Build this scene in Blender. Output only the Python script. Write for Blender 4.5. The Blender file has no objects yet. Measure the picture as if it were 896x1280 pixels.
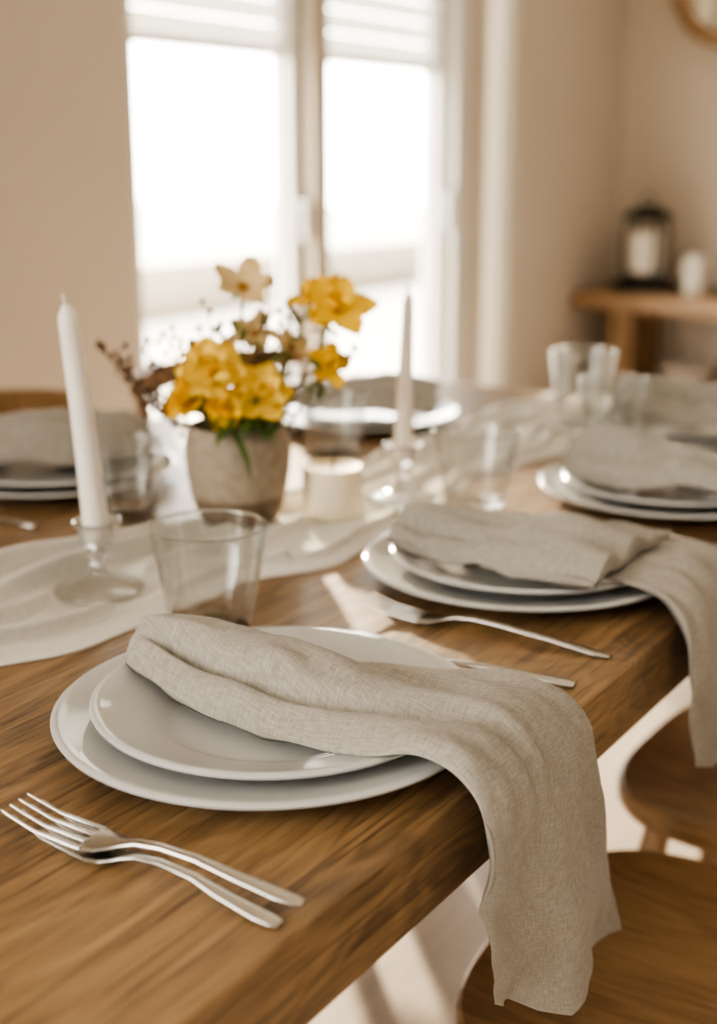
import bpy, math, random
import numpy as np
from mathutils import Vector, Matrix, noise
random.seed(4)
sc = bpy.context.scene
T = 0.75   # table top height

# ------------------------------------------------------------------ materials
def new_mat(name):
    m = bpy.data.materials.new(name); m.use_nodes = True
    nt = m.node_tree
    return m, nt, nt.nodes["Principled BSDF"]

def N(nt, typ, **kw):
    n = nt.nodes.new(typ)
    for k, v in kw.items():
        setattr(n, k, v)
    return n

def L(nt, a, b): nt.links.new(a, b)

def math_node(nt, op, a, b=None):
    n = N(nt, 'ShaderNodeMath', operation=op)
    for i, x in enumerate((a, b)):
        if x is None: continue
        if isinstance(x, (int, float)): n.inputs[i].default_value = x
        else: L(nt, x, n.inputs[i])
    return n.outputs[0]

def plain(name, col, rough=0.5, metal=0.0, trans=0.0, ior=1.45, sss=0.0, bump=0.0, bscale=60, var=0.0):
    m, nt, p = new_mat(name)
    p.inputs['Base Color'].default_value = (*col, 1)
    p.inputs['Roughness'].default_value = rough
    p.inputs['Metallic'].default_value = metal
    p.inputs['Transmission Weight'].default_value = trans
    p.inputs['IOR'].default_value = ior
    if sss:
        p.inputs['Subsurface Weight'].default_value = sss
        p.inputs['Subsurface Radius'].default_value = (0.02, 0.012, 0.006)
        p.inputs['Subsurface Scale'].default_value = 0.5
    if bump or var:
        tc = N(nt, 'ShaderNodeTexCoord')
        nz = N(nt, 'ShaderNodeTexNoise'); nz.inputs['Scale'].default_value = bscale
        nz.inputs['Detail'].default_value = 5
        L(nt, tc.outputs['Object'], nz.inputs['Vector'])
        if bump:
            b = N(nt, 'ShaderNodeBump'); b.inputs['Strength'].default_value = bump
            b.inputs['Distance'].default_value = 0.002
            L(nt, nz.outputs['Fac'], b.inputs['Height']); L(nt, b.outputs[0], p.inputs['Normal'])
        if var:
            r = N(nt, 'ShaderNodeValToRGB')
            r.color_ramp.elements[0].position = 0.3; r.color_ramp.elements[1].position = 0.7
            r.color_ramp.elements[0].color = (*[c*(1-var) for c in col], 1)
            r.color_ramp.elements[1].color = (*[min(1, c*(1+var)) for c in col], 1)
            L(nt, nz.outputs['Fac'], r.inputs['Fac']); L(nt, r.outputs[0], p.inputs['Base Color'])
    return m

def thin_glass(name, refr=0.0, base=0.07, edge=0.95):
    # clear glass: straight-through transmission + fresnel reflection, with a share of true refraction
    m = bpy.data.materials.new(name); m.use_nodes = True; nt = m.node_tree
    nt.nodes.remove(nt.nodes["Principled BSDF"]); out = nt.nodes["Material Output"]
    t = N(nt, 'ShaderNodeBsdfTransparent'); t.inputs[0].default_value = (0.955, 0.96, 0.955, 1)
    g = N(nt, 'ShaderNodeBsdfGlossy'); g.inputs['Roughness'].default_value = 0.0
    lw = N(nt, 'ShaderNodeLayerWeight'); lw.inputs['Blend'].default_value = 0.32
    pw = math_node(nt, 'POWER', lw.outputs['Facing'], 2.1)
    f = math_node(nt, 'ADD', math_node(nt, 'MULTIPLY', pw, edge), base)
    mx = N(nt, 'ShaderNodeMixShader'); L(nt, f, mx.inputs[0]); L(nt, t.outputs[0], mx.inputs[1]); L(nt, g.outputs[0], mx.inputs[2])
    last = mx.outputs[0]
    if refr:
        gl = N(nt, 'ShaderNodeBsdfGlass'); gl.inputs['IOR'].default_value = 1.46; gl.inputs['Roughness'].default_value = 0.0
        m2 = N(nt, 'ShaderNodeMixShader'); m2.inputs[0].default_value = refr
        L(nt, last, m2.inputs[1]); L(nt, gl.outputs[0], m2.inputs[2]); last = m2.outputs[0]
    L(nt, last, out.inputs[0])
    return m

def wood(name, cols, axis='Y', plank=0.0, rough=0.35, knots=False, gs=1.0, seamdark=0.45, pores=0.0, rings=0.022, base=(13,1.8), fine=(150,8)):
    m, nt, p = new_mat(name)
    tc = N(nt, 'ShaderNodeTexCoord')
    sp = N(nt, 'ShaderNodeSeparateXYZ'); L(nt, tc.outputs['Object'], sp.inputs[0])
    x, y, z = sp.outputs
    if axis == 'X': x, y = y, x
    if axis == 'Z': y, z = z, y
    off = 0.0
    if plank:
        q = math_node(nt, 'DIVIDE', x, plank)
        fl = math_node(nt, 'FLOOR', q)
        wn = N(nt, 'ShaderNodeTexWhiteNoise', noise_dimensions='1D'); L(nt, fl, wn.inputs['W'])
        off = math_node(nt, 'MULTIPLY', wn.outputs['Value'], 7.0)
        fr = math_node(nt, 'FRACT', q)
        d = math_node(nt, 'ABSOLUTE', math_node(nt, 'SUBTRACT', fr, 0.5))
        seam = math_node(nt, 'GREATER_THAN', d, 0.5 - 0.0010/plank)
    def coords(sx, sy):
        c = N(nt, 'ShaderNodeCombineXYZ')
        L(nt, math_node(nt, 'MULTIPLY', x, sx*gs), c.inputs[0])
        yy = math_node(nt, 'MULTIPLY', y, sy*gs)
        if plank: yy = math_node(nt, 'ADD', yy, off)
        L(nt, yy, c.inputs[1])
        zz = math_node(nt, 'MULTIPLY', z, sx*gs)
        if plank: zz = math_node(nt, 'ADD', zz, math_node(nt, 'MULTIPLY', off, 3.3))
        L(nt, zz, c.inputs[2])
        return c.outputs[0]
    n1 = N(nt, 'ShaderNodeTexNoise'); n1.inputs['Scale'].default_value = 1; n1.inputs['Detail'].default_value = 3
    n1.inputs['Distortion'].default_value = 0.8
    L(nt, coords(*base), n1.inputs['Vector'])
    n2 = N(nt, 'ShaderNodeTexNoise'); n2.inputs['Scale'].default_value = 1; n2.inputs['Detail'].default_value = 7
    n2.inputs['Roughness'].default_value = 0.6
    L(nt, coords(*fine), n2.inputs['Vector'])
    s = math_node(nt, 'SINE', math_node(nt, 'MULTIPLY', n1.outputs['Fac'], 90.0))
    a = math_node(nt, 'MULTIPLY', n1.outputs['Fac'], 0.44)
    b = math_node(nt, 'MULTIPLY', n2.outputs['Fac'], 0.50)
    c = math_node(nt, 'MULTIPLY', s, rings)
    f = math_node(nt, 'ADD', math_node(nt, 'ADD', a, b), c)
    if plank:
        f = math_node(nt, 'ADD', f, math_node(nt, 'MULTIPLY', math_node(nt, 'SUBTRACT', wn.outputs['Value'], 0.5), 0.07))
    r = N(nt, 'ShaderNodeValToRGB'); e = r.color_ramp.elements
    e[0].position = 0.33; e[0].color = (*cols[0], 1)
    e[1].position = 0.62; e[1].color = (*cols[2], 1)
    k = e.new(0.48); k.color = (*cols[1], 1)
    L(nt, f, r.inputs['Fac'])
    col = r.outputs[0]
    def darken(col, fac, amt):
        mx = N(nt, 'ShaderNodeMix', data_type='RGBA', blend_type='MULTIPLY')
        L(nt, math_node(nt, 'MULTIPLY', fac, amt), mx.inputs[0])
        L(nt, col, mx.inputs[6]); mx.inputs[7].default_value = (0.16, 0.11, 0.07, 1)
        return mx.outputs[2]
    if pores:
        n3 = N(nt, 'ShaderNodeTexNoise'); n3.inputs['Scale'].default_value = 1; n3.inputs['Detail'].default_value = 3
        L(nt, coords(260, 12), n3.inputs['Vector'])
        mr = N(nt, 'ShaderNodeMapRange'); mr.inputs['From Min'].default_value = 0.54; mr.inputs['From Max'].default_value = 0.68
        L(nt, n3.outputs['Fac'], mr.inputs['Value']); col = darken(col, mr.outputs[0], pores)
    if plank: col = darken(col, seam, seamdark)
    if knots:
        v = N(nt, 'ShaderNodeTexVoronoi'); v.inputs['Scale'].default_value = 1
        L(nt, coords(7.5, 2.6), v.inputs['Vector'])
        mr = N(nt, 'ShaderNodeMapRange'); mr.inputs['From Min'].default_value = 0.04
        mr.inputs['From Max'].default_value = 0.12; mr.inputs['To Min'].default_value = 1; mr.inputs['To Max'].default_value = 0
        L(nt, v.outputs['Distance'], mr.inputs['Value'])
        col = darken(col, mr.outputs[0], 0.9)
    L(nt, col, p.inputs['Base Color'])
    rr = math_node(nt, 'ADD', math_node(nt, 'MULTIPLY', n2.outputs['Fac'], 0.22), rough-0.11)
    L(nt, rr, p.inputs['Roughness'])
    bp = N(nt, 'ShaderNodeBump'); bp.inputs['Strength'].default_value = 0.4; bp.inputs['Distance'].default_value = 0.0010
    h = n2.outputs['Fac']
    if plank: h = math_node(nt, 'SUBTRACT', h, math_node(nt, 'MULTIPLY', seam, 1.5))
    L(nt, h, bp.inputs['Height']); L(nt, bp.outputs[0], p.inputs['Normal'])
    return m

def linen(name, c0, c1, freq=560.0, strength=0.5, trans=0.0):
    m, nt, p = new_mat(name)
    uv = N(nt, 'ShaderNodeTexCoord')
    sp = N(nt, 'ShaderNodeSeparateXYZ'); L(nt, uv.outputs['UV'], sp.inputs[0])
    u, v, _ = sp.outputs
    def slub(su, sv):
        c = N(nt, 'ShaderNodeCombineXYZ')
        L(nt, math_node(nt, 'MULTIPLY', u, su), c.inputs[0]); L(nt, math_node(nt, 'MULTIPLY', v, sv), c.inputs[1])
        n = N(nt, 'ShaderNodeTexNoise'); n.inputs['Scale'].default_value = 1; n.inputs['Detail'].default_value = 2
        L(nt, c.outputs[0], n.inputs['Vector']); return n.outputs['Fac']
    a = slub(freq*1.25, 110); b = slub(110, freq*1.25)
    w1 = math_node(nt, 'SINE', math_node(nt, 'MULTIPLY', u, freq*2*math.pi))
    w2 = math_node(nt, 'SINE', math_node(nt, 'MULTIPLY', v, freq*2*math.pi))
    weave = math_node(nt, 'MULTIPLY', w1, w2)
    f = math_node(nt, 'ADD', math_node(nt, 'ADD', math_node(nt, 'MULTIPLY', a, 0.5), math_node(nt, 'MULTIPLY', b, 0.5)),
                  math_node(nt, 'MULTIPLY', weave, 0.05))
    r = N(nt, 'ShaderNodeValToRGB'); e = r.color_ramp.elements
    e[0].position = 0.34; e[0].color = (*c0, 1); e[1].position = 0.66; e[1].color = (*c1, 1)
    L(nt, f, r.inputs['Fac']); L(nt, r.outputs[0], p.inputs['Base Color'])
    p.inputs['Roughness'].default_value = 0.9
    p.inputs['Specular IOR Level'].default_value = 0.15
    p.inputs['Sheen Weight'].default_value = 0.12
    bp = N(nt, 'ShaderNodeBump'); bp.inputs['Strength'].default_value = strength; bp.inputs['Distance'].default_value = 0.0005
    L(nt, f, bp.inputs['Height']); L(nt, bp.outputs[0], p.inputs['Normal'])
    if trans:
        t = N(nt, 'ShaderNodeBsdfTranslucent'); L(nt, r.outputs[0], t.inputs[0])
        mx = N(nt, 'ShaderNodeMixShader'); mx.inputs[0].default_value = trans
        out = nt.nodes['Material Output']
        L(nt, p.outputs[0], mx.inputs[1]); L(nt, t.outputs[0], mx.inputs[2]); L(nt, mx.outputs[0], out.inputs[0])
    return m

def translucent(name, col, mix=0.5):
    m = bpy.data.materials.new(name); m.use_nodes = True; nt = m.node_tree
    nt.nodes.remove(nt.nodes["Principled BSDF"])
    out = nt.nodes["Material Output"]
    d = N(nt, 'ShaderNodeBsdfDiffuse'); t = N(nt, 'ShaderNodeBsdfTranslucent')
    tc = N(nt, 'ShaderNodeTexCoord'); nz = N(nt, 'ShaderNodeTexNoise'); nz.inputs['Scale'].default_value = 90
    L(nt, tc.outputs['Object'], nz.inputs['Vector'])
    r = N(nt, 'ShaderNodeValToRGB')
    r.color_ramp.elements[0].color = (*[c*0.9 for c in col], 1); r.color_ramp.elements[1].color = (*col, 1)
    L(nt, nz.outputs['Fac'], r.inputs['Fac'])
    L(nt, r.outputs[0], d.inputs[0]); L(nt, r.outputs[0], t.inputs[0])
    mx = N(nt, 'ShaderNodeMixShader'); mx.inputs[0].default_value = mix
    L(nt, d.outputs[0], mx.inputs[1]); L(nt, t.outputs[0], mx.inputs[2]); L(nt, mx.outputs[0], out.inputs[0])
    return m

M_table = wood('oak_table', [(0.105,0.060,0.027),(0.240,0.146,0.067),(0.345,0.222,0.108)], 'Y', plank=0.135, rough=0.42, knots=True, pores=0.65, rings=0.036, base=(9,2.4), fine=(120,7))
CW=[(0.17,0.096,0.043),(0.27,0.161,0.075),(0.35,0.219,0.106)]
M_chair = wood('chair_wood', CW, 'X', rough=0.42, rings=0.06, base=(8,1.6), pores=0.4)
M_chairZ = wood('chair_wood_upright', CW, 'Z', rough=0.45)
M_floor = wood('pale_floor', [(0.46,0.39,0.31),(0.56,0.48,0.39),(0.64,0.56,0.46)], 'Y', plank=0.18, rough=0.5, seamdark=0.3)
M_shelf = wood('shelf_wood', [(0.23,0.13,0.06),(0.31,0.19,0.093),(0.39,0.245,0.125)], 'X', rough=0.45)
M_linen = linen('natural_linen', (0.235,0.217,0.188), (0.38,0.355,0.316), freq=640, strength=0.5)
M_runner = linen('cream_cotton', (0.70,0.68,0.63), (0.81,0.79,0.74), freq=420, strength=0.3, trans=0.08)
M_plate = plain('glazed_ceramic', (0.50,0.505,0.50), rough=0.06, var=0.02, bscale=8)
M_glass = thin_glass('clear_glass_wall', 0.06)
M_glassb = thin_glass('clear_glass_solid', 0.5)
M_steel = plain('brushed_steel', (0.50,0.48,0.45), rough=0.20, metal=1.0, var=0.04, bscale=200)
M_wax = plain('white_wax', (0.90,0.87,0.81), rough=0.4, sss=0.3, bump=0.15, bscale=90)
M_wax2 = plain('ivory_wax', (0.84,0.76,0.60), rough=0.5, sss=0.3, bump=0.15, bscale=60)
M_wick = plain('wick', (0.05,0.04,0.03), rough=0.9)
M_wickw = plain('wick_white', (0.75,0.7,0.62), rough=0.9)
M_vase = plain('stoneware_glaze', (0.31,0.255,0.195), rough=0.75, bump=0.6, bscale=90, var=0.2)
M_clay = plain('stoneware_clay', (0.16,0.115,0.078), rough=0.85, bump=0.5, bscale=120, var=0.18)
M_yel = plain('petal_yellow', (0.95,0.58,0.015), rough=0.6, var=0.10, bscale=50, sss=0.1)
M_yel2 = plain('petal_golden', (0.97,0.66,0.09), rough=0.6, var=0.10, bscale=50, sss=0.1)
M_cream = plain('petal_cream', (0.66,0.50,0.25), rough=0.7, var=0.12, bscale=50)
M_centre = plain('flower_centre', (0.35,0.17,0.02), rough=0.8, var=0.2, bscale=300)
M_leaf = plain('leaf_green', (0.075,0.125,0.03), rough=0.6, var=0.3, bscale=40)
M_stem = plain('stem_green', (0.17,0.18,0.06), rough=0.7, var=0.2)
M_bud = plain('dry_bud', (0.11,0.065,0.04), rough=0.8, var=0.2)
M_wall = plain('wall_paint', (0.65,0.58,0.495), rough=0.85, bump=0.05, bscale=120, var=0.02)
M_wall2 = plain('wall_paint_end', (0.63,0.56,0.475), rough=0.85, bump=0.05, bscale=120, var=0.02)
M_ceil = plain('ceiling_paint', (0.75,0.71,0.65), rough=0.9, var=0.01)
M_frame = plain('window_frame_paint', (0.74,0.73,0.70), rough=0.4, var=0.01)
M_post = plain('mullion_post_paint', (0.48,0.42,0.34), rough=0.6, var=0.02)
M_trim = plain('trim_white', (0.85,0.83,0.79), rough=0.6, var=0.01)
M_black = plain('black_metal', (0.015,0.014,0.013), rough=0.45, metal=0.3, var=0.1)
M_ground = plain('terrace_ground', (0.85,0.82,0.76), rough=0.9, var=0.03, bscale=2)
M_build = plain('terrace_wall', (0.86,0.80,0.70), rough=0.9, var=0.03, bscale=3)
M_blind = translucent('blind_fabric', (0.80,0.80,0.78), 0.42)
M_sheer = translucent('glow_slot_sheer', (0.80,0.77,0.71), 0.27)  # backlit panel that makes the added wall slot glow
M_mirror = plain('mirror_glass', (0.75,0.72,0.66), rough=0.08, metal=0.9, var=0.01)
M_ceram = plain('dull_ceramic', (0.45,0.39,0.33), rough=0.6, var=0.05)

# ------------------------------------------------------------------ mesh builder
class MB:
    def __init__(s): s.v=[]; s.f=[]; s.m=[]; s.uv=[]
    def add(s, vs, fs, mi=0, M=None, uv=None):
        o = len(s.v)
        for i, p in enumerate(vs):
            q = Vector(p)
            if M is not None: q = M @ q
            s.v.append(q); s.uv.append(uv[i] if uv else (q.x, q.y))
        for f in fs: s.f.append([o+i for i in f]); s.m.append(mi)
    def box(s, x0, x1, y0, y1, z0, z1, mi=0, M=None):
        vs=[(x,y,z) for z in (z0,z1) for y in (y0,y1) for x in (x0,x1)]
        s.add(vs, [(0,2,3,1),(4,5,7,6),(0,1,5,4),(2,6,7,3),(0,4,6,2),(1,3,7,5)], mi, M)
    def lathe(s, prof, seg=48, mi=0, M=None):
        vs=[]; fs=[]; idx=[]
        for r, z in prof:
            if r < 1e-6: idx.append([len(vs)]*seg); vs.append((0,0,z))
            else:
                idx.append(list(range(len(vs), len(vs)+seg)))
                for k in range(seg):
                    a=2*math.pi*k/seg; vs.append((r*math.cos(a), r*math.sin(a), z))
        for i in range(len(prof)-1):
            A,B=idx[i],idx[i+1]
            for k in range(seg):
                k2=(k+1)%seg
                f=[A[k],A[k2],B[k2],B[k]]
                g=[]
                for q in f:
                    if q not in g: g.append(q)
                if len(g)>=3: fs.append(g)
        s.add(vs, fs, mi, M)
    def tube(s, pts, rad, seg=10, mi=0, M=None, flat=None):
        pts=[Vector(p) for p in pts]; n=len(pts)
        if isinstance(rad,(int,float)): rad=[rad]*n
        vs=[]; fs=[]
        up=Vector((0,0,1))
        t0=(pts[1]-pts[0]).normalized()
        if abs(t0.dot(up))>0.9: up=Vector((1,0,0))
        side=t0.cross(up).normalized()
        for i in range(n):
            t=(pts[min(i+1,n-1)]-pts[max(i-1,0)]).normalized()
            side=(side - t*side.dot(t)).normalized(); b=t.cross(side)
            for k in range(seg):
                a=2*math.pi*k/seg
                fx = 1.0 if not flat else flat
                vs.append(pts[i]+side*math.cos(a)*rad[i]+b*math.sin(a)*rad[i]*fx)
        for i in range(n-1):
            for k in range(seg):
                k2=(k+1)%seg
                fs.append((i*seg+k, i*seg+k2, (i+1)*seg+k2, (i+1)*seg+k))
        fs.append(list(range(seg))[::-1]); fs.append([(n-1)*seg+k for k in range(seg)])
        s.add(vs, fs, mi, M)
    def loft(s, secs, seg=14, mi=0, M=None, pw=0.75):
        vs=[]; fs=[]; n=len(secs)
        for (x,y,z,w,h) in secs:
            for k in range(seg):
                a=2*math.pi*k/seg; c=math.cos(a); q=math.sin(a)
                vs.append((x, y+0.5*w*math.copysign(abs(c)**pw,c), z+0.5*h*math.copysign(abs(q)**pw,q)))
        for i in range(n-1):
            for k in range(seg):
                k2=(k+1)%seg
                fs.append((i*seg+k, (i+1)*seg+k, (i+1)*seg+k2, i*seg+k2))
        fs.append([k for k in range(seg)]); fs.append([(n-1)*seg+k for k in range(seg)][::-1])
        s.add(vs, fs, mi, M)
    def build(s, name, mats, loc=(0,0,0), rot=(0,0,0), angle=40, bevel=0, fix=True):
        me=bpy.data.meshes.new(name)
        me.from_pydata([tuple(v) for v in s.v], [], s.f)
        for m in mats: me.materials.append(m)
        uvl=me.uv_layers.new(name='UVMap')
        for poly in me.polygons:
            poly.material_index=s.m[poly.index]; poly.use_smooth=True
            for li in poly.loop_indices:
                uvl.data[li].uv=s.uv[me.loops[li].vertex_index]
        if fix:
            import bmesh
            bm=bmesh.new(); bm.from_mesh(me); bmesh.ops.recalc_face_normals(bm, faces=bm.faces[:]); bm.to_mesh(me); bm.free()
        me.set_sharp_from_angle(angle=math.radians(angle))
        ob=bpy.data.objects.new(name, me); sc.collection.objects.link(ob)
        ob.location=loc; ob.rotation_euler=rot
        if bevel:
            b=ob.modifiers.new('bevel','BEVEL'); b.width=bevel; b.segments=3; b.limit_method='ANGLE'; b.angle_limit=math.radians(50)
        return ob

def boxobj(name, dims, mat, bevel=0):
    mb=MB(); mb.box(*dims); return mb.build(name,[mat],bevel=bevel)

def catmull(tab, ts):
    tab=np.array(tab,float); n=len(tab); out=[]
    for t in ts:
        x=t*(n-1); i=min(int(x),n-2); f=x-i
        p0=tab[max(i-1,0)];p1=tab[i];p2=tab[i+1];p3=tab[min(i+2,n-1)]
        out.append(0.5*((2*p1)+(-p0+p2)*f+(2*p0-5*p1+4*p2-p3)*f*f+(-p0+3*p1-3*p2+p3)*f**3))
    return np.array(out)

# ------------------------------------------------------------------ room
WX=-1.83; WY=4.90
boxobj('floor',(WX-0.15,3.6,-3.0,WY+0.15,-0.1,0.0),M_floor)
boxobj('ceiling',(WX-0.15,3.6,-3.0,WY+0.15,2.6,2.7),M_ceil)
S0,S1=3.66,3.90     # narrow slot added in the wall so a pale strip glows
mb=MB()
mb.box(WX-0.15,WX,-3.0,1.80,0,2.6); mb.box(WX-0.15,WX,3.50,S0,0,2.6); mb.box(WX-0.15,WX,S1,WY+0.15,0,2.6)
mb.box(WX-0.15,WX,1.80,3.50,2.35,2.6); mb.box(WX-0.15,WX,1.80,3.50,0,0.04)
mb.box(WX-0.15,WX,S0,S1,2.45,2.6); mb.box(WX-0.15,WX,S0,S1,0,0.04)
mb.build('wall_left',[M_wall])
boxobj('wall_back',(WX,3.6,WY,WY+0.15,0,2.6),M_wall2)
boxobj('baseboard_left',(WX,WX+0.015,-3.0,1.78,0,0.09),M_trim,0.003)
boxobj('baseboard_back',(WX+0.016,3.6,WY-0.015,WY,0,0.09),M_trim,0.003)
# windows
def window(name,y0,y1):
    mb=MB(); z0,z1=0.04,2.35; w=0.05
    X0,X1=WX-0.10,WX-0.03
    mb.box(X0,X1,y0,y0+w,z0,z1); mb.box(X0,X1,y1-w,y1,z0,z1)
    mb.box(X0,X1,y0+w,y1-w,z0,z0+0.09); mb.box(X0,X1,y0+w,y1-w,z1-0.07,z1)
    mb.box(X0+0.02,X0+0.035,y0+w,y0+w+0.012,z0+0.09,z1-0.07); mb.box(X0+0.02,X0+0.035,y1-w-0.012,y1-w,z0+0.09,z1-0.07)
    mb.box(X1,X1+0.03,y1-0.035,y1-0.015,1.0,1.02); mb.box(X1+0.02,X1+0.035,y1-0.035,y1-0.015,0.9,1.02)
    mb.build(name,[M_frame],bevel=0.004)
window('window_1',1.805,2.56)
window('window_2',2.64,3.42)
mb=MB()
mb.box(WX-0.10,WX-0.02,S0,S0+0.015,0.04,2.45,0); mb.box(WX-0.10,WX-0.02,S1-0.015,S1,0.04,2.45,0)
mb.box(WX-0.055,WX-0.05,S0+0.015,S1-0.015,0.04,2.45,1)
mb.build('added_glow_slot',[M_frame,M_sheer])  # made-up opening, its backlit sheer brightens a strip of wall
boxobj('window_post',(WX-0.13,WX+0.02,2.561,2.639,0.04,2.35),M_post,0.006)
boxobj('trim_2',(WX-0.12,WX+0.01,3.421,3.50,0.04,2.35),M_frame,0.006)
for i,(a,b) in enumerate(((1.86,2.505),(2.695,3.365))):
    mb=MB()
    zs=np.linspace(1.44,2.27,13)
    for k in range(12):
        mb.box(WX-0.062,WX-0.058,a,b,zs[k]+0.006,zs[k+1])
    mb.box(WX-0.068,WX-0.052,a,b,1.425,1.448,1)
    mb.box(WX-0.075,WX-0.045,a,b,2.26,2.28,1)
    mb.build('roller_blind',[M_blind,M_frame])
# outside
boxobj('ground',(-30,WX-0.16,-20,30,-0.25,-0.12),M_ground)
boxobj('terrace_wall',(-7.0,-6.8,-15,25,-0.12,0.30),M_build)

# shelf / console on the back wall
mb=MB()
mb.box(WX+0.02,-0.35,4.42,WY-0.02,0.525,0.595)
for lx in (-1.62,-0.55):
    mb.box(lx-0.05,lx+0.05,4.50,4.58,0,0.525); mb.box(lx-0.05,lx+0.05,4.76,4.84,0,0.525)
mb.box(WX+0.06,-0.42,4.5,4.84,0.14,0.17)
mb.build('console_shelf',[M_shelf],bevel=0.006)
def bowl(name,x,y,z,r,h):
    mb=MB(); mb.lathe([(0,0),(r*0.5,0),(r*0.8,h*0.4),(r,h),(r*0.96,h),(r*0.75,h*0.45),(r*0.4,0.015),(0,0.012)],32)
    mb.build(name,[M_ceram],loc=(x,y,z))
bowl('ceramic_bowl',-1.36,4.66,0.17,0.13,0.12)
# lantern
mb=MB()
mb.lathe([(0,0),(0.145,0),(0.15,0.014),(0.14,0.035),(0.10,0.055),(0.085,0.075),(0,0.075)],40,0)
for k in range(4):
    a=math.pi/4+k*math.pi/2; c,s_=math.cos(a),math.sin(a)
    mb.tube([(0.08*c,0.08*s_,0.05),(0.102*c,0.102*s_,0.12),(0.102*c,0.102*s_,0.26),(0.08*c,0.08*s_,0.30)],0.008,8,0)
mb.lathe([(0.08,0.295),(0.112,0.30),(0.112,0.315),(0.08,0.335),(0.04,0.355),(0.0,0.36)],32,0)
mb.tube([(0.03*math.cos(a),0,0.37+0.03*math.sin(a)) for a in np.linspace(0,2*math.pi,17)],0.005,6,0)
mb.lathe([(0,0.075),(0.066,0.075),(0.067,0.235),(0.06,0.245),(0,0.24)],32,1)
mb.tube([(0,0,0.24),(0.002,0,0.256)],0.002,6,2)
mb.build('candle_lantern',[M_black,M_wax,M_wick],loc=(-1.57,4.62,0.595))
mb=MB(); mb.lathe([(0,0),(0.045,0),(0.046,0.15),(0.04,0.157),(0,0.153)],32,0); mb.tube([(0,0,0.153),(0.001,0,0.17)],0.002,6,1)
mb.build('pillar_candle',[M_wax,M_wick],loc=(-1.345,4.6,0.595))
mb=MB(); mb.lathe([(0,0),(0.06,0),(0.062,0.02),(0.03,0.05),(0.028,0.09),(0.05,0.11),(0,0.11)],32,0)
mb.build('black_candle_stand',[M_black],loc=(-1.17,4.56,0.595))
# round wood-framed mirror high on back wall
mb=MB()
R=0.25
ring=[(R*math.cos(a),0,R*math.sin(a)) for a in np.linspace(0,2*math.pi,65)]
mb.tube(ring,0.035,10,0)
mb.lathe([(0,0),(R-0.01,0),(R-0.01,0.008),(0,0.008)],48,1,Matrix.Rotation(math.pi/2,4,'X'))
mb.build('round_mirror',[M_shelf,M_mirror],loc=(-1.34,WY-0.04,1.86))

# ------------------------------------------------------------------ table
mb=MB()
mb.box(-0.835,0.165,-1.3,1.34,T-0.062,T,0)
for (lx,ly) in ((-0.73,-1.2),(0.06,-1.2),(-0.73,1.24),(0.06,1.24)):
    mb.box(lx-0.045,lx+0.045,ly-0.045,ly+0.045,0,T-0.062,1)
mb.box(-0.70,0.03,-1.22,-1.19,T-0.14,T-0.062,0); mb.box(-0.70,0.03,1.22,1.25,T-0.14,T-0.062,0)
mb.build('dining_table',[M_table,M_chairZ],bevel=0.004)

# runner: a light cloth with long soft folds
HOLD1=(-0.308,0.139); HOLD2=(-0.250,0.572); TUM2=(-0.172,0.604)
ye=[-1.29,-0.6,-0.25,-0.04,0.08,0.236,0.39,0.50,0.60,0.72,0.86,1.0,1.15,1.32]
xn=[-0.20,-0.20,-0.235,-0.240,-0.219,-0.205,-0.180,-0.195,-0.220,-0.225,-0.215,-0.225,-0.21,-0.20]
xf=[-0.50,-0.49,-0.475,-0.47,-0.46,-0.435,-0.41,-0.40,-0.405,-0.41,-0.41,-0.42,-0.43,-0.43]
items=[(*HOLD1,0.043),(-0.360,0.406,0.046),(-0.284,0.478,0.036),(*HOLD2,0.043),(*TUM2,0.037),(-0.259,1.085,0.037),(-0.165,0.975,0.037),(-0.462,0.735,0.037),(-0.472,0.345,0.037)]
def sst(a,b,x):
    t=min(1,max(0,(x-a)/(b-a))); return t*t*(3-2*t)
folds=[(0.12,0.05,5.0,0.3,0.028,0.048),(0.34,0.06,4.1,1.9,0.032,0.052),(0.60,0.06,4.6,3.0,0.030,0.048),(0.84,0.05,5.4,5.1,0.024,0.042)]
mb=MB(); NY=520; NX=140; vs=[]; uv=[]; fs=[]
for j in range(NY+1):
    y=-1.29+2.61*j/NY
    a=np.interp(y,ye,xn)+0.008*math.sin(y*23)+0.006*math.sin(y*41+1); b=np.interp(y,ye,xf)+0.010*math.sin(y*19+2)+0.006*math.sin(y*37)
    amps=[hh*(0.70+0.30*math.sin(y*(7+1.7*n_)+ph*3)) for n_,(c,am,fq,ph,hh,wd) in enumerate(folds)]
    for i in range(NX+1):
        w=i/NX; x=b+(a-b)*w
        h=0.003*(0.5+0.5*noise.noise(Vector((w*6.1,y*11.3,1.37))))
        lean=0.0
        for n_,(c,am,fq,ph,hh,wd) in enumerate(folds):
            wc=c+am*math.sin(y*fq+ph)
            d=(w-wc)/wd
            g=math.exp(-d*d*(1.8 if d>0 else 0.55))
            h+=amps[n_]*g
            lean+=0.012*g*(amps[n_]/0.02)
        k=1.0
        for (ix,iy,ir) in items:
            k=min(k,sst(ir,ir+0.022,math.hypot(x-ix,y-iy)))
        k*=(0.10+0.90*sst(0,0.05,min(w,1-w)))
        k*=1.0 if y<0.3 else 0.5
        vs.append((x+lean*k,y,T+0.0015+h*k)); uv.append((y,w*0.24))
for j in range(NY):
    for i in range(NX):
        q=j*(NX+1)+i; fs.append((q,q+1,q+NX+2,q+NX+1))
mb.add(vs,fs,0,None,uv)
ob=mb.build('table_runner',[M_runner],angle=180)
sm=ob.modifiers.new('thick','SOLIDIFY'); sm.thickness=0.0012; sm.offset=-1

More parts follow.
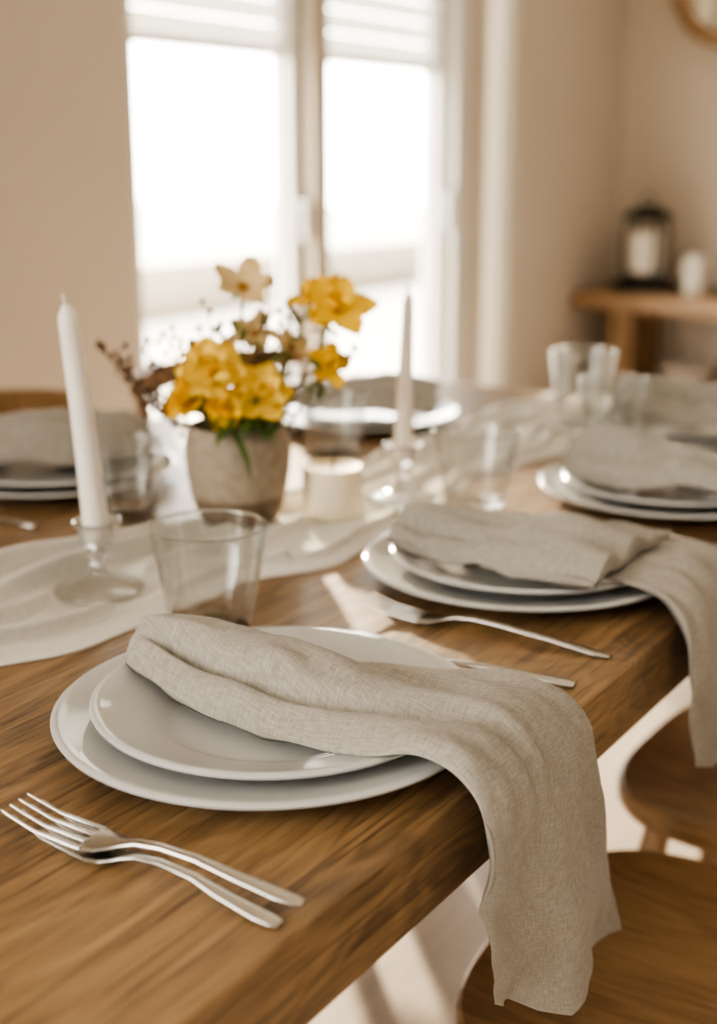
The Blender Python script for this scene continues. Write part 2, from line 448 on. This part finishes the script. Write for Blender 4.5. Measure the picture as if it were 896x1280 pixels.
# ------------------------------------------------------------------ plates
def plate(name,x,y,z,r,rim,foot=0.55):
    mb=MB(); k=r
    prof=[(0,0.005),(0.30*k,0.005),(0.55*k,0.0052),(0.60*k,0.0060),(0.645*k,0.0092),(0.68*k,0.0105),
          (0.80*k,rim*0.72),(0.93*k,rim*0.96),(0.965*k,rim+0.0008),(0.985*k,rim+0.0010),(1.0*k,rim-0.0006),(0.997*k,rim-0.0024),
          (0.97*k,rim-0.0036),(0.80*k,rim*0.72-0.0044),(0.68*k,0.0055),(0.62*k,0.0026),(foot*k,0.0016),(foot*k-0.003,0.0),(foot*k-0.007,0.0016),(0,0.0016)]
    mb.lathe(prof,96,0); return mb.build(name,[M_plate],loc=(x,y,z),angle=60)
places=[(0.0,0.0),(-0.012,0.406),(0.0,0.765),(-0.10,1.125),(-0.667,0.422),(-0.56,0.945)]
for (px,py) in places:
    plate('dinner_plate',px,py,T,0.152,0.019)
    plate('salad_plate',px+0.003,py+0.001,T+0.0057,0.1285,0.0215)

# ------------------------------------------------------------------ napkins
def cloth(mb,st,seed,hem=None,NS=130,K=84,ripple=0.0,wr=1.0,hollow=True,crease=True):
    ts=np.linspace(0,1,NS)
    A=catmull(st,ts)
    arc=[0]
    for i in range(1,NS): arc.append(arc[-1]+math.hypot(A[i,0]-A[i-1,0],A[i,1]-A[i-1,1]))
    vs=[];uv=[];fs=[]
    def ring(i,scale=1.0,shift=0.0,extra=0.0,thin=1.0):
        X,Z,Yf,Yb,H=A[i]; H=H*thin
        i0,i1=max(0,i-1),min(NS-1,i+1)
        tx,tz=A[i1,0]-A[i0,0],A[i1,1]-A[i0,1]; l=math.hypot(tx,tz) or 1
        tx/=l; tz/=l; nx,nz=-tz,tx
        s=arc[i]; hang=sst(-0.01,0.10,-(Z-0.01)) if Z<0.02 else 0
        for k in range(K):
            a=2*math.pi*k/K
            w=0.5-0.5*math.cos(a)
            top = a<=math.pi
            q=abs(2*w-1)
            dome=max(0.0,1-q**2.4)**0.55
            if top:
                mod=1+0.50*noise.noise(Vector((s*9,w*3.0,seed)))
                if crease:
                    wc=0.20+0.45*s+0.05*math.sin(s*22+seed)
                    mod-=0.50*math.exp(-((w-wc)/0.045)**2)*(1-hang)*sst(0.0,0.05,s)
                    mod+=0.18*math.exp(-((w-wc-0.14)/0.09)**2)*(1-hang)
                    wc2=0.85-1.1*s
                    mod-=0.34*math.exp(-((w-wc2)/0.055)**2)*(1-hang)
                    wc3=1.25-2.4*s
                    mod-=0.28*math.exp(-((w-wc3)/0.065)**2)*(1-hang)
                    wc4=1.9-4.2*s
                    mod-=0.28*math.exp(-((w-wc4)/0.08)**2)*(1-hang)
                h=H*dome*mod
            else:
                h=-0.0004*dome
            h=(h-H*0.5)*scale+H*0.5 if scale<1 else h
            D=wr*(0.0080*noise.noise(Vector((s*9,w*4.5,seed+5)))+0.0036*noise.noise(Vector((s*22,w*8,seed+9))))
            D0=D
            if not top: D0=abs(D)
            D=D0*(1-hang)+hang*D
            D+=hang*ripple*(math.sin(w*8.5+seed+s*4)+0.5*math.sin(w*15+seed*2-s*5))*0.5
            D+=hang*0.008*noise.noise(Vector((s*12,w*5,seed+2)))
            if top: D+=0.0020*noise.noise(Vector((s*38,w*12,seed+3)))
            ww=0.5+(w-0.5)*scale
            Y=Yf+(Yb-Yf)*ww+0.006*noise.noise(Vector((s*14,seed,0 if w<0.5 else 4)))
            zz=Z; xx=X+shift
            if hem is not None and Z<0:
                zz=Z*(1+(np.interp(w,hem[0],hem[1])-1)*sst(0,0.15,-Z))
            vs.append((xx+nx*(h+D),Y,zz+nz*(h+D)))
            uv.append((s+extra,(Yb-Yf)*(w if top else 1.5-w*0.5)+0.11*seed))
    if hollow:
        ring(0,0.42,0.040,-0.055); ring(0,0.55,0.022,-0.035); ring(0,0.72,0.006,-0.018); ring(0,0.88,-0.001,-0.006)
    base=4 if hollow else 0
    for i in range(NS): ring(i)
    n=NS+base
    ring(NS-1,1.0,0.0,thin=0.2); n+=1
    for i in range(n-1):
        for k in range(K):
            k2=(k+1)%K
            fs.append((i*K+k,i*K+k2,(i+1)*K+k2,(i+1)*K+k))
    fs.append(list(range(K)))
    b0=(n-1)*K
    for k in range(K//2):
        k_a,k_b=k,k+1; o_a,o_b=(K-k)%K,(K-k-1)%K
        q=[]
        for t in (b0+k_a,b0+k_b,b0+o_b,b0+o_a):
            if t not in q: q.append(t)
        if len(q)>=3: fs.append(q)
    mb.add(vs,fs,0,None,uv)

hem1=([0,.1,.22,.33,.43,.54,.75,1],[.64,.72,.80,.90,.955,.88,.93,1.0])
st1=[(-.114,.032,-.030,.012,.030),(-.098,.031,-.036,.022,.035),(-.065,.027,-.042,.036,.036),(-.03,.023,-.045,.052,.034),(.03,.021,-.049,.074,.030),
     (.085,.024,-.050,.093,.025),(.120,.029,-.047,.103,.020),(.150,.030,-.041,.110,.015),(.173,.020,-.036,.114,.011),
     (.187,-.003,-.031,.122,.009),(.192,-.045,-.028,.140,.007),(.191,-.09,-.031,.160,.006),(.189,-.15,-.028,.190,.005),(.188,-.213,-.018,.218,.004)]
mb=MB(); cloth(mb,st1,1.3,hem1,NS=180,K=128,ripple=0.016)
mb.build('linen_napkin',[M_linen],loc=(0,0,T),angle=180)

def napkin2(loc,seed,hang=True,rot=0.0,edge=0.0,bulk=1.0):
    mb=MB()
    up=[(-.112,.034,-.062,-.012,.024),(-.085,.030,-.072,.012,.034),(-.03,.027,-.084,.040,.034),(.03,.030,-.092,.060,.028),(.080,.036,-.097,.072,.022),(.118,.038,-.100,.083,.014)]
    up=[(a,b,c,d,e*bulk) for (a,b,c,d,e) in up]
    cloth(mb,up,seed,NS=90,K=84,wr=1.6)
    e=edge
    if hang:
        lo=[(.02,.024,-.045,.05,.006),(.08,.027,-.050,.075,.008),(.122,.030,-.056,.085,.011),(.155+e,.029,-.060,.098,.014),(.178+e,.018,-.064,.106,.012),
            (.194+e,-.004,-.070,.115,.009),(.200+e,-.05,-.076,.135,.007),(.199+e,-.10,-.064,.150,.006),(.198+e,-.15,-.050,.170,.005)]
        cloth(mb,lo,seed+3,hem=([0,.3,.5,1],[.84,.98,.93,1.1]),NS=110,K=84,ripple=0.012,hollow=False)
    return mb.build('linen_napkin',[M_linen],loc=loc,rot=(0,0,rot),angle=180)
napkin2((-0.012,0.406,T),2.2,True)
napkin2((0.0,0.765,T),4.1,True,edge=-0.012,bulk=1.25)
napkin2((-0.10,1.125,T),5.7,False,rot=0.15,bulk=1.5)
napkin2((-0.667,0.422,T),6.6,False,rot=math.pi+0.5,bulk=1.5)
napkin2((-0.56,0.945,T),7.4,False,rot=0.5,bulk=1.3)

# ------------------------------------------------------------------ glasses
def tumbler(x,y,h=0.088,r=0.049,b=0.035,z=T):
    mb=MB(); t=0.0020
    mb.lathe([(b+0.001,0.006),(b+(r-b)*0.5,h*0.48),(r,h-0.003)],72,0)
    mb.lathe([(r,h-0.003),(r+0.0001,h-0.0010),(r-t*0.5,h),(r-t,h-0.0010),(r-t,h-0.003)],72,1)
    mb.lathe([(r-t,h-0.003),(b+(r-b)*0.5-t,h*0.48),(b-t+0.001,0.014)],72,0)
    mb.lathe([(0,0),(b-0.003,0),(b,0.002),(b+0.001,0.006)],72,1)
    mb.lathe([(b-t+0.001,0.014),(b-0.008,0.0095),(0,0.009)],72,1)
    import bmesh
    ob=mb.build('glass_tumbler',[M_glass,M_glassb],loc=(x,y,z),angle=50,fix=False)
    bm=bmesh.new(); bm.from_mesh(ob.data); bmesh.ops.remove_doubles(bm,verts=bm.verts[:],dist=0.00005)
    bmesh.ops.recalc_face_normals(bm,faces=bm.faces[:]); bm.to_mesh(ob.data); bm.free()
    return ob
ZR=T+0.0028
tumbler(-0.166,0.130,0.092,0.050)
tumbler(*TUM2,0.088,0.050,z=ZR)
tumbler(-0.259,1.085,0.114,0.048,z=ZR)
tumbler(-0.165,0.975,0.098,0.046,z=ZR)
tumbler(-0.472,0.345,0.088,0.044)
tumbler(-0.462,0.735,0.084,0.045)

def holder(x,y,z):
    mb=MB()
    prof=[(0,0.004),(0.020,0.003),(0.036,0),(0.0405,0.0005),(0.042,0.003),(0.040,0.006),(0.028,0.009),(0.014,0.013),(0.008,0.019),(0.0065,0.024),
          (0.010,0.028),(0.0125,0.032),(0.010,0.037),(0.0068,0.040),(0.0085,0.044),(0.015,0.048),(0.0165,0.055),(0.0165,0.060),(0.022,0.066),(0.0225,0.068),
          (0.0205,0.0685),(0.0150,0.062),(0.0142,0.056),(0.0140,0.050),(0,0.0495)]
    mb.lathe(prof,56); return mb.build('glass_candle_holder',[M_glassb],loc=(x,y,z),angle=70)
def taper(x,y,z,h,lean,rb=0.0122,rt=0.0085,wick=M_wickw):
    mb=MB(); n=24; pts=[];rad=[]
    for i in range(n+1):
        t=i/n; pts.append((lean[0]*t**1.3,lean[1]*t**1.3,h*t)); r=rb+(rt-rb)*t
        if t>0.93: r*=max(0.22,math.sqrt(max(0,1-((t-0.93)/0.075)**2)))
        rad.append(r)
    mb.tube(pts,rad,28,0)
    e=pts[-1]; mb.tube([(e[0],e[1],h-0.004),(e[0]-0.001,e[1],h+0.004),(e[0]-0.003,e[1],h+0.009)],0.0014,8,1)
    return mb.build('taper_candle',[M_wax,wick],loc=(x,y,z))
holder(*HOLD1,ZR); taper(*HOLD1,ZR+0.0505,0.212,(-0.013,-0.009))
holder(*HOLD2,ZR); taper(*HOLD2,ZR+0.0505,0.190,(0.004,0.002),0.0112,0.0065,M_wick)

# pillar candle
mb=MB(); mb.lathe([(0,0),(0.0325,0),(0.034,0.002),(0.034,0.052),(0.0325,0.0555),(0.029,0.0545),(0.02,0.052),(0,0.051)],56,0)
mb.tube([(0,0,0.05),(0.001,0,0.06),(0.004,0,0.065)],0.0013,8,1)
mb.build('pillar_candle',[M_wax2,M_wick],loc=(-0.284,0.478,ZR))

# ------------------------------------------------------------------ vase and flowers
VX,VY=-0.360,0.406
mb=MB()
mb.lathe([(0,0.0),(0.040,0.0),(0.0435,0.003),(0.049,0.018),(0.0525,0.030)],64,1)
mb.lathe([(0.0525,0.030),(0.0532,0.0315),(0.057,0.056),(0.0585,0.076),(0.057,0.092),(0.0535,0.103),(0.0525,0.106),(0.0510,0.107),(0.0495,0.105),(0.052,0.090),(0.053,0.070),(0.048,0.035),(0.040,0.008),(0,0.008)],64,0)
mb.build('stoneware_vase',[M_vase,M_clay],loc=(VX,VY,ZR),angle=60)

RT=Vector((0.829,0.559,0)); FW=Vector((-0.559,0.829,0)); UP=Vector((0,0,1))
def P(r,f,z): return RT*r+FW*f+UP*z
fb=MB()
def orient(d):
    d=d.normalized(); return d.to_track_quat('Z','Y').to_matrix().to_4x4()
def petal(M,length,width,cup,mi,ruff=0.12,seed=0):
    nu,nv=8,8; vs=[];fs=[]
    for i in range(nu+1):
        u=i/nu
        wv=width*(math.sin(math.pi*min(1,0.12+0.80*u))**0.8)*(0.35+0.65*u**0.6)
        for j in range(nv+1):
            v=-1+2*j/nv
            x=length*u*(1-0.12*v*v*u)
            y=0.5*wv*v
            z=cup*length*(u**1.3)*(1-0.45*u)+0.25*width*v*v*u*cup+ruff*length*u*u*noise.noise(Vector((v*2.6,seed*3.7,u*2)))
            vs.append((x,y,z))
    for i in range(nu):
        for j in range(nv):
            q=i*(nv+1)+j; fs.append((q,q+1,q+nv+2,q+nv+1))
    fb.add(vs,fs,mi,M)
def flower(pos,d,size,mi,layers,cm=3,ruff=0.3,wf=1.12):
    B=Matrix.Translation(pos)@orient(d)
    for li,(n,sc_,cup,tilt) in enumerate(layers):
        for k in range(n):
            a=2*math.pi*(k+0.5*li)/n+random.uniform(-.12,.12)
            M=B@Matrix.Translation((0,0,0.0015*li))@Matrix.Rotation(a,4,'Z')@Matrix.Rotation(-tilt+random.uniform(-.12,.12),4,'Y')
            petal(M,size*sc_*random.uniform(.9,1.08),size*sc_*wf,cup,mi,ruff,random.random()*9)
    for k in range(16):
        a=k*2.4; r=size*0.035*math.sqrt(k)
        M=B@Matrix.Translation((r*math.cos(a),r*math.sin(a),size*0.14))
        fb.lathe([(0,-size*.14),(size*.03,-size*0.1),(size*.05,0),(0,size*.05)],6,cm,M)
def stem(p0,p1,r=0.0012,bend=0.02,mi=5):
    p0=Vector(p0);p1=Vector(p1); m=(p0+p1)/2+Vector((random.uniform(-1,1)*bend,random.uniform(-1,1)*bend,bend*0.5))
    pts=[(p0*(1-t)**2+m*2*t*(1-t)+p1*t*t) for t in np.linspace(0,1,10)]
    fb.tube(pts,r,6,mi); return pts
def leaf(base,d,length,width,mi=4,droop=0.5):
    B=Matrix.Translation(base)@(Vector(d).normalized().to_track_quat('X','Z').to_matrix().to_4x4())
    nu,nv=8,4;vs=[];fs=[]
    for i in range(nu+1):
        u=i/nu; w=width*math.sin(math.pi*min(0.98,0.05+0.95*u))**0.8
        for j in range(nv+1):
            v=-1+2*j/nv
            vs.append((length*u,0.5*w*v,-droop*length*u*u+0.25*w*abs(v)))
    for i in range(nu):
        for j in range(nv):
            q=i*(nv+1)+j; fs.append((q,q+1,q+nv+2,q+nv+1))
    fb.add(vs,fs,mi,B)
double=[(6,1.0,0.25,0.15),(6,0.85,0.5,0.5),(5,0.6,0.7,0.85)]
single=[(5,1.0,0.30,0.20)]
semi=[(5,1.0,0.25,0.1),(5,0.55,0.5,0.6)]
fl=[ # r,f,z,size,mat,layers,dir(r,f,z)
 (0.010,0.0,0.252,0.038,2,single,(0.1,-0.6,0.7),0.85),
 (0.110,0.0,0.230,0.043,0,semi,(0.15,-0.65,0.65),0.95),
 (0.084,0.02,0.242,0.031,0,semi,(-0.3,-0.4,0.8),0.9),
 (-0.020,-0.035,0.166,0.042,1,double,(-0.2,-0.8,0.6),1.12),
 (0.028,-0.040,0.145,0.035,1,double,(0.2,-0.85,0.45),1.12),
 (-0.046,-0.035,0.139,0.028,0,double,(-0.6,-0.7,0.4),1.12),
 (-0.006,-0.045,0.133,0.027,0,double,(0.0,-0.9,0.3),1.12),
 (0.020,0.01,0.202,0.031,2,semi,(0.0,-0.5,0.8),0.85),
 (0.058,0.00,0.188,0.027,2,single,(0.5,-0.4,0.7),0.85),
 (0.100,-0.01,0.172,0.027,0,semi,(0.4,-0.7,0.3),0.9),
]
for (r,f,z,s_,mi,lay,d,wf) in fl:
    p=P(r,f,z); dd=P(*d).normalized()
    flower(p,dd,s_,mi,lay,cm=3,wf=wf)
    stem(P(r*0.12,f*0.2,0.03),p-dd*0.002,0.0017,0.012)
    for k in range(4):
        a=k*math.pi/2; leaf(p-dd*0.003,Vector((math.cos(a),math.sin(a),-0.3))-dd*0.2,s_*0.45,s_*0.2,4,0.1)
random.seed(11)
for k in range(50):
    a=random.uniform(0,2*math.pi); rr=random.uniform(0.01,0.040)
    b=Vector((rr*math.cos(a),rr*math.sin(a),random.uniform(0.107,0.137)))
    d=Vector((math.cos(a),math.sin(a),random.uniform(0.1,1.1)))
    leaf(b,d,random.uniform(0.026,0.045),random.uniform(0.011,0.018),4,random.uniform(0.1,0.6))
for k in range(14):
    b=P(random.uniform(-0.045,0.045),random.uniform(-0.055,-0.03),random.uniform(0.110,0.124))
    leaf(b,P(random.uniform(-0.6,0.6),-0.8,random.uniform(-0.1,0.5)),random.uniform(0.025,0.04),random.uniform(0.010,0.016),4,0.4)
for k in range(60):
    b=P(random.uniform(-0.05,0.11),random.uniform(-0.02,0.03),random.uniform(0.13,0.22))
    leaf(b,P(random.uniform(-1,1),random.uniform(-1,0.4),random.uniform(-0.2,1)),random.uniform(0.016,0.030),random.uniform(0.006,0.012),4 if k%3 else 6,0.3)
leaf(P(0.0,-0.057,0.110),P(0.5,-0.8,-0.35),0.055,0.009,4,0.5)
twigs=[(-0.150,0.0,0.192),(-0.128,-0.01,0.165),(-0.100,0.01,0.185),(-0.085,-0.02,0.150),(-0.075,0.0,0.205),(-0.11,0.02,0.14),(-0.03,0.02,0.225),(0.06,0.02,0.215),(0.075,0.0,0.16),(0.04,0.0,0.230),(0.13,0.01,0.19),(-0.14,0.02,0.175),(-0.06,0.0,0.19)]
for tw in twigs:
    pts=stem(P(-0.01,0,0.05),P(*tw),0.0010,0.02,6)
    for q in pts[4:]:
        for j in range(2):
            e=q+Vector((random.uniform(-.014,.014),random.uniform(-.014,.014),random.uniform(-.004,.016)))
            fb.tube([q,e],0.0007,5,6)
            fb.lathe([(0,-0.0042),(0.0030,-0.001),(0.0030,0.0015),(0,0.0042)],8,6,Matrix.Translation(e))
fb.build('flower_bouquet',[M_yel,M_yel2,M_cream,M_centre,M_leaf,M_stem,M_bud],loc=(VX,VY,ZR),fix=False,angle=60)

# ------------------------------------------------------------------ cutlery
def fork(tip,end,z=0.0):
    tip=Vector(tip);end=Vector(end);Lh=(end-tip).length
    ang=math.atan2(end.y-tip.y,end.x-tip.x)
    mb=MB()
    for k,yy in enumerate((-0.0120,-0.0040,0.0040,0.0120)):
        mb.loft([(0.000,yy*0.95,0.0135,0.0010,0.0012),(0.006,yy*0.97,0.0116,0.0018,0.0016),(0.025,yy,0.0064,0.0024,0.0020),(0.054,yy,0.0040,0.0031,0.0024),(0.058,yy*0.96,0.0040,0.0044,0.0024)],10)
    mb.loft([(0.0555,0,0.0040,0.0268,0.0022),(0.059,0,0.0038,0.0270,0.0024),(0.066,0,0.0040,0.0235,0.0026),(0.073,0,0.0052,0.0170,0.0028),(0.080,0,0.0074,0.0108,0.0030),
             (0.089,0,0.0098,0.0070,0.0034),(0.106,0,0.0112,0.0058,0.0036),(0.13,0,0.0102,0.0066,0.0034),(Lh*0.78,0,0.0068,0.0092,0.0030),(Lh-0.015,0,0.0032,0.0112,0.0026),
             (Lh-0.005,0,0.0025,0.0104,0.0024),(Lh,0,0.0024,0.0060,0.0018)],18)
    return mb.build('dinner_fork',[M_steel],loc=(tip.x,tip.y,T+z),rot=(0,0,ang),angle=60)
def knife(tip,end,z=0.0):
    tip=Vector(tip);end=Vector(end);Lh=(end-tip).length
    ang=math.atan2(end.y-tip.y,end.x-tip.x)
    mb=MB()
    mb.loft([(0,0.004,0.0022,0.002,0.0006),(0.008,0.002,0.0022,0.010,0.001),(0.03,0,0.0023,0.0165,0.0014),(0.09,0,0.0026,0.0170,0.0018),(0.108,0,0.003,0.0120,0.0026),
             (0.116,0,0.0034,0.0085,0.0040),(0.14,0,0.0038,0.0090,0.0050),(Lh-0.03,0,0.0036,0.0115,0.0056),(Lh-0.006,0,0.0034,0.0125,0.0054),(Lh,0,0.0034,0.0080,0.0036)],16)
    return mb.build('table_knife',[M_steel],loc=(tip.x,tip.y,T+z),rot=(0,0,ang),angle=60)
fork((-0.039,-0.199,0),(0.157,-0.1755,0),0.0045)
fork((-0.034,-0.194,0),(0.1545,-0.1925,0),0.0)
fork((-0.080,0.2396,0),(0.1475,0.252,0))
knife((-0.065,0.158,0),(0.149,0.181,0))
fork((-0.07,0.583,0),(0.149,0.588,0))
knife((-0.735,0.235,0),(-0.52,0.255,0))
fork((-0.12,0.935,0),(0.10,0.945,0))

# ------------------------------------------------------------------ chairs
def chair(cx,cy,rot=0.0):
    mb=MB()
    n=72; a_=0.205; b_=0.195
    def outline(sc_,z):
        pts=[]
        for k in range(n):
            t=2*math.pi*k/n; c,s_=math.cos(t),math.sin(t)
            e=2/3.2
            x=a_*math.copysign(abs(c)**e,c); y=b_*math.copysign(abs(s_)**e,s_)
            y*=1.0-0.10*(x/a_)
            pts.append((x*sc_,y*sc_,z))
        return pts
    layers=[(0.0,0.440),(0.45,0.440),(0.75,0.4425),(0.92,0.447),(0.975,0.449),(0.995,0.4455),(1.0,0.440),(0.995,0.428),(0.975,0.420),(0.94,0.416),(0.0,0.416)]
    vs=[];fs=[];idx=[]
    for sc_,z in layers:
        if sc_==0: idx.append([len(vs)]*n); vs.append((0,0,z))
        else: idx.append(list(range(len(vs),len(vs)+n))); vs+=outline(sc_,z)
    for i in range(len(layers)-1):
        for k in range(n):
            k2=(k+1)%n; g=[]
            for q in (idx[i][k],idx[i][k2],idx[i+1][k2],idx[i+1][k]):
                if q not in g: g.append(q)
            fs.append(g)
    mb.add(vs,fs,0)
    for sx in (-1,1):
        for sy in (-1,1):
            top=Vector((sx*0.135,sy*0.125,0.42)); bot=Vector((sx*0.185,sy*0.175,0.0))
            pts=[top.lerp(bot,t) for t in (0,0.12,0.3,0.5,0.7,0.86,1)]
            mb.tube(pts,[0.014,0.016,0.0195,0.0205,0.018,0.015,0.012],14,1)
    for sy in (-1,1):
        mb.tube([Vector((-0.158,sy*0.148,0.22)),Vector((0,sy*0.148,0.22)),Vector((0.158,sy*0.148,0.22))],[0.009,0.013,0.009],10,0)
    mb.tube([Vector((0,-0.148,0.22)),Vector((0,0,0.22)),Vector((0,0.148,0.22))],[0.009,0.013,0.009],10,0)
    def railp(t,z):
        return Vector((0.235-0.07*t*t,0.215*t,z))
    for t in (-0.92,-0.55,-0.18,0.18,0.55,0.92):
        b0=Vector((0.165-0.03*t*t,0.165*t,0.43)); e0=railp(t,0.755)
        r=0.013 if abs(t)>0.9 else 0.008
        mb.tube([b0,b0.lerp(e0,0.35),b0.lerp(e0,0.7),e0],[r*0.9,r*1.15,r,r*0.85],10,1)
    rv=[];rf=[];m_=26
    for i in range(m_+1):
        t=-1.08+2.16*i/m_; c=railp(t,0.0); hh=0.024*(1-0.35*abs(t)**4); zc=0.772
        for (sx,sz) in ((-1,-1),(-1.15,0),(-1,1),(1,1),(1.15,0),(1,-1)):
            rv.append((c.x+0.011*sx,c.y,zc+hh*sz))
    for i in range(m_):
        for k in range(6):
            k2=(k+1)%6; rf.append((i*6+k,i*6+k2,(i+1)*6+k2,(i+1)*6+k))
    rf.append(list(range(6))); rf.append([m_*6+k for k in range(6)])
    mb.add(rv,rf,0)
    return mb.build('dining_chair',[M_chair,M_chairZ],loc=(cx,cy,0),rot=(0,0,rot),bevel=0)
chair(0.240,0.312,0.06)
chair(0.200,0.765,-0.02)
chair(0.235,1.20,0.0)
chair(-0.82,0.52,math.pi)
chair(-0.80,1.10,math.pi)

# ------------------------------------------------------------------ lights
w=bpy.data.worlds.new('World'); sc.world=w; w.use_nodes=True; nt=w.node_tree
bg=nt.nodes['Background']
tc=N(nt,'ShaderNodeTexCoord'); sp=N(nt,'ShaderNodeSeparateXYZ'); L(nt,tc.outputs['Generated'],sp.inputs[0])
mr=N(nt,'ShaderNodeMapRange'); mr.inputs['From Min'].default_value=0.05; mr.inputs['From Max'].default_value=-0.45
L(nt,sp.outputs[0],mr.inputs['Value'])
mx=N(nt,'ShaderNodeMix',data_type='RGBA'); mx.inputs[6].default_value=(0.27,0.225,0.175,1); mx.inputs[7].default_value=(25.0,23.4,20.8,1)
L(nt,mr.outputs[0],mx.inputs[0]); L(nt,mx.outputs[2],bg.inputs[0]); bg.inputs[1].default_value=1.0

s=bpy.data.lights.new('sun','SUN'); s.energy=14.0; s.color=(1.0,0.80,0.54); s.angle=math.radians(1.8)
so=bpy.data.objects.new('sun',s); sc.collection.objects.link(so)
el=math.radians(13.6); hd=Vector((0.715,-0.70,0)).normalized()
dirv=hd*math.cos(el)-Vector((0,0,1))*math.sin(el)
so.rotation_euler=dirv.to_track_quat('-Z','Y').to_euler(); so.location=(-5,6,3)
for (a,b) in ((1.86,2.505),(2.695,3.365)):
    l=bpy.data.lights.new('window_portal','AREA'); l.shape='RECTANGLE'; l.size=2.2; l.size_y=b-a
    try: l.cycles.is_portal=True
    except Exception as ex: print(ex)
    o=bpy.data.objects.new('window_portal',l); sc.collection.objects.link(o)
    o.location=(WX-0.14,(a+b)/2,1.2); o.rotation_euler=(0,-math.pi/2,0)

try: sc.view_settings.look='AgX - Medium High Contrast'
except Exception as ex: print(ex)

# ------------------------------------------------------------------ camera
cam=bpy.data.cameras.new('camera'); co=bpy.data.objects.new('camera',cam); sc.collection.objects.link(co)
cam.sensor_fit='VERTICAL'; cam.sensor_height=36; cam.lens=45; cam.clip_start=0.02
co.location=(0.516,-0.656,1.137); co.rotation_euler=(math.radians(74.6),0,math.radians(34))
cam.dof.use_dof=True; cam.dof.focus_distance=0.85; cam.dof.aperture_fstop=3.2
sc.camera=co
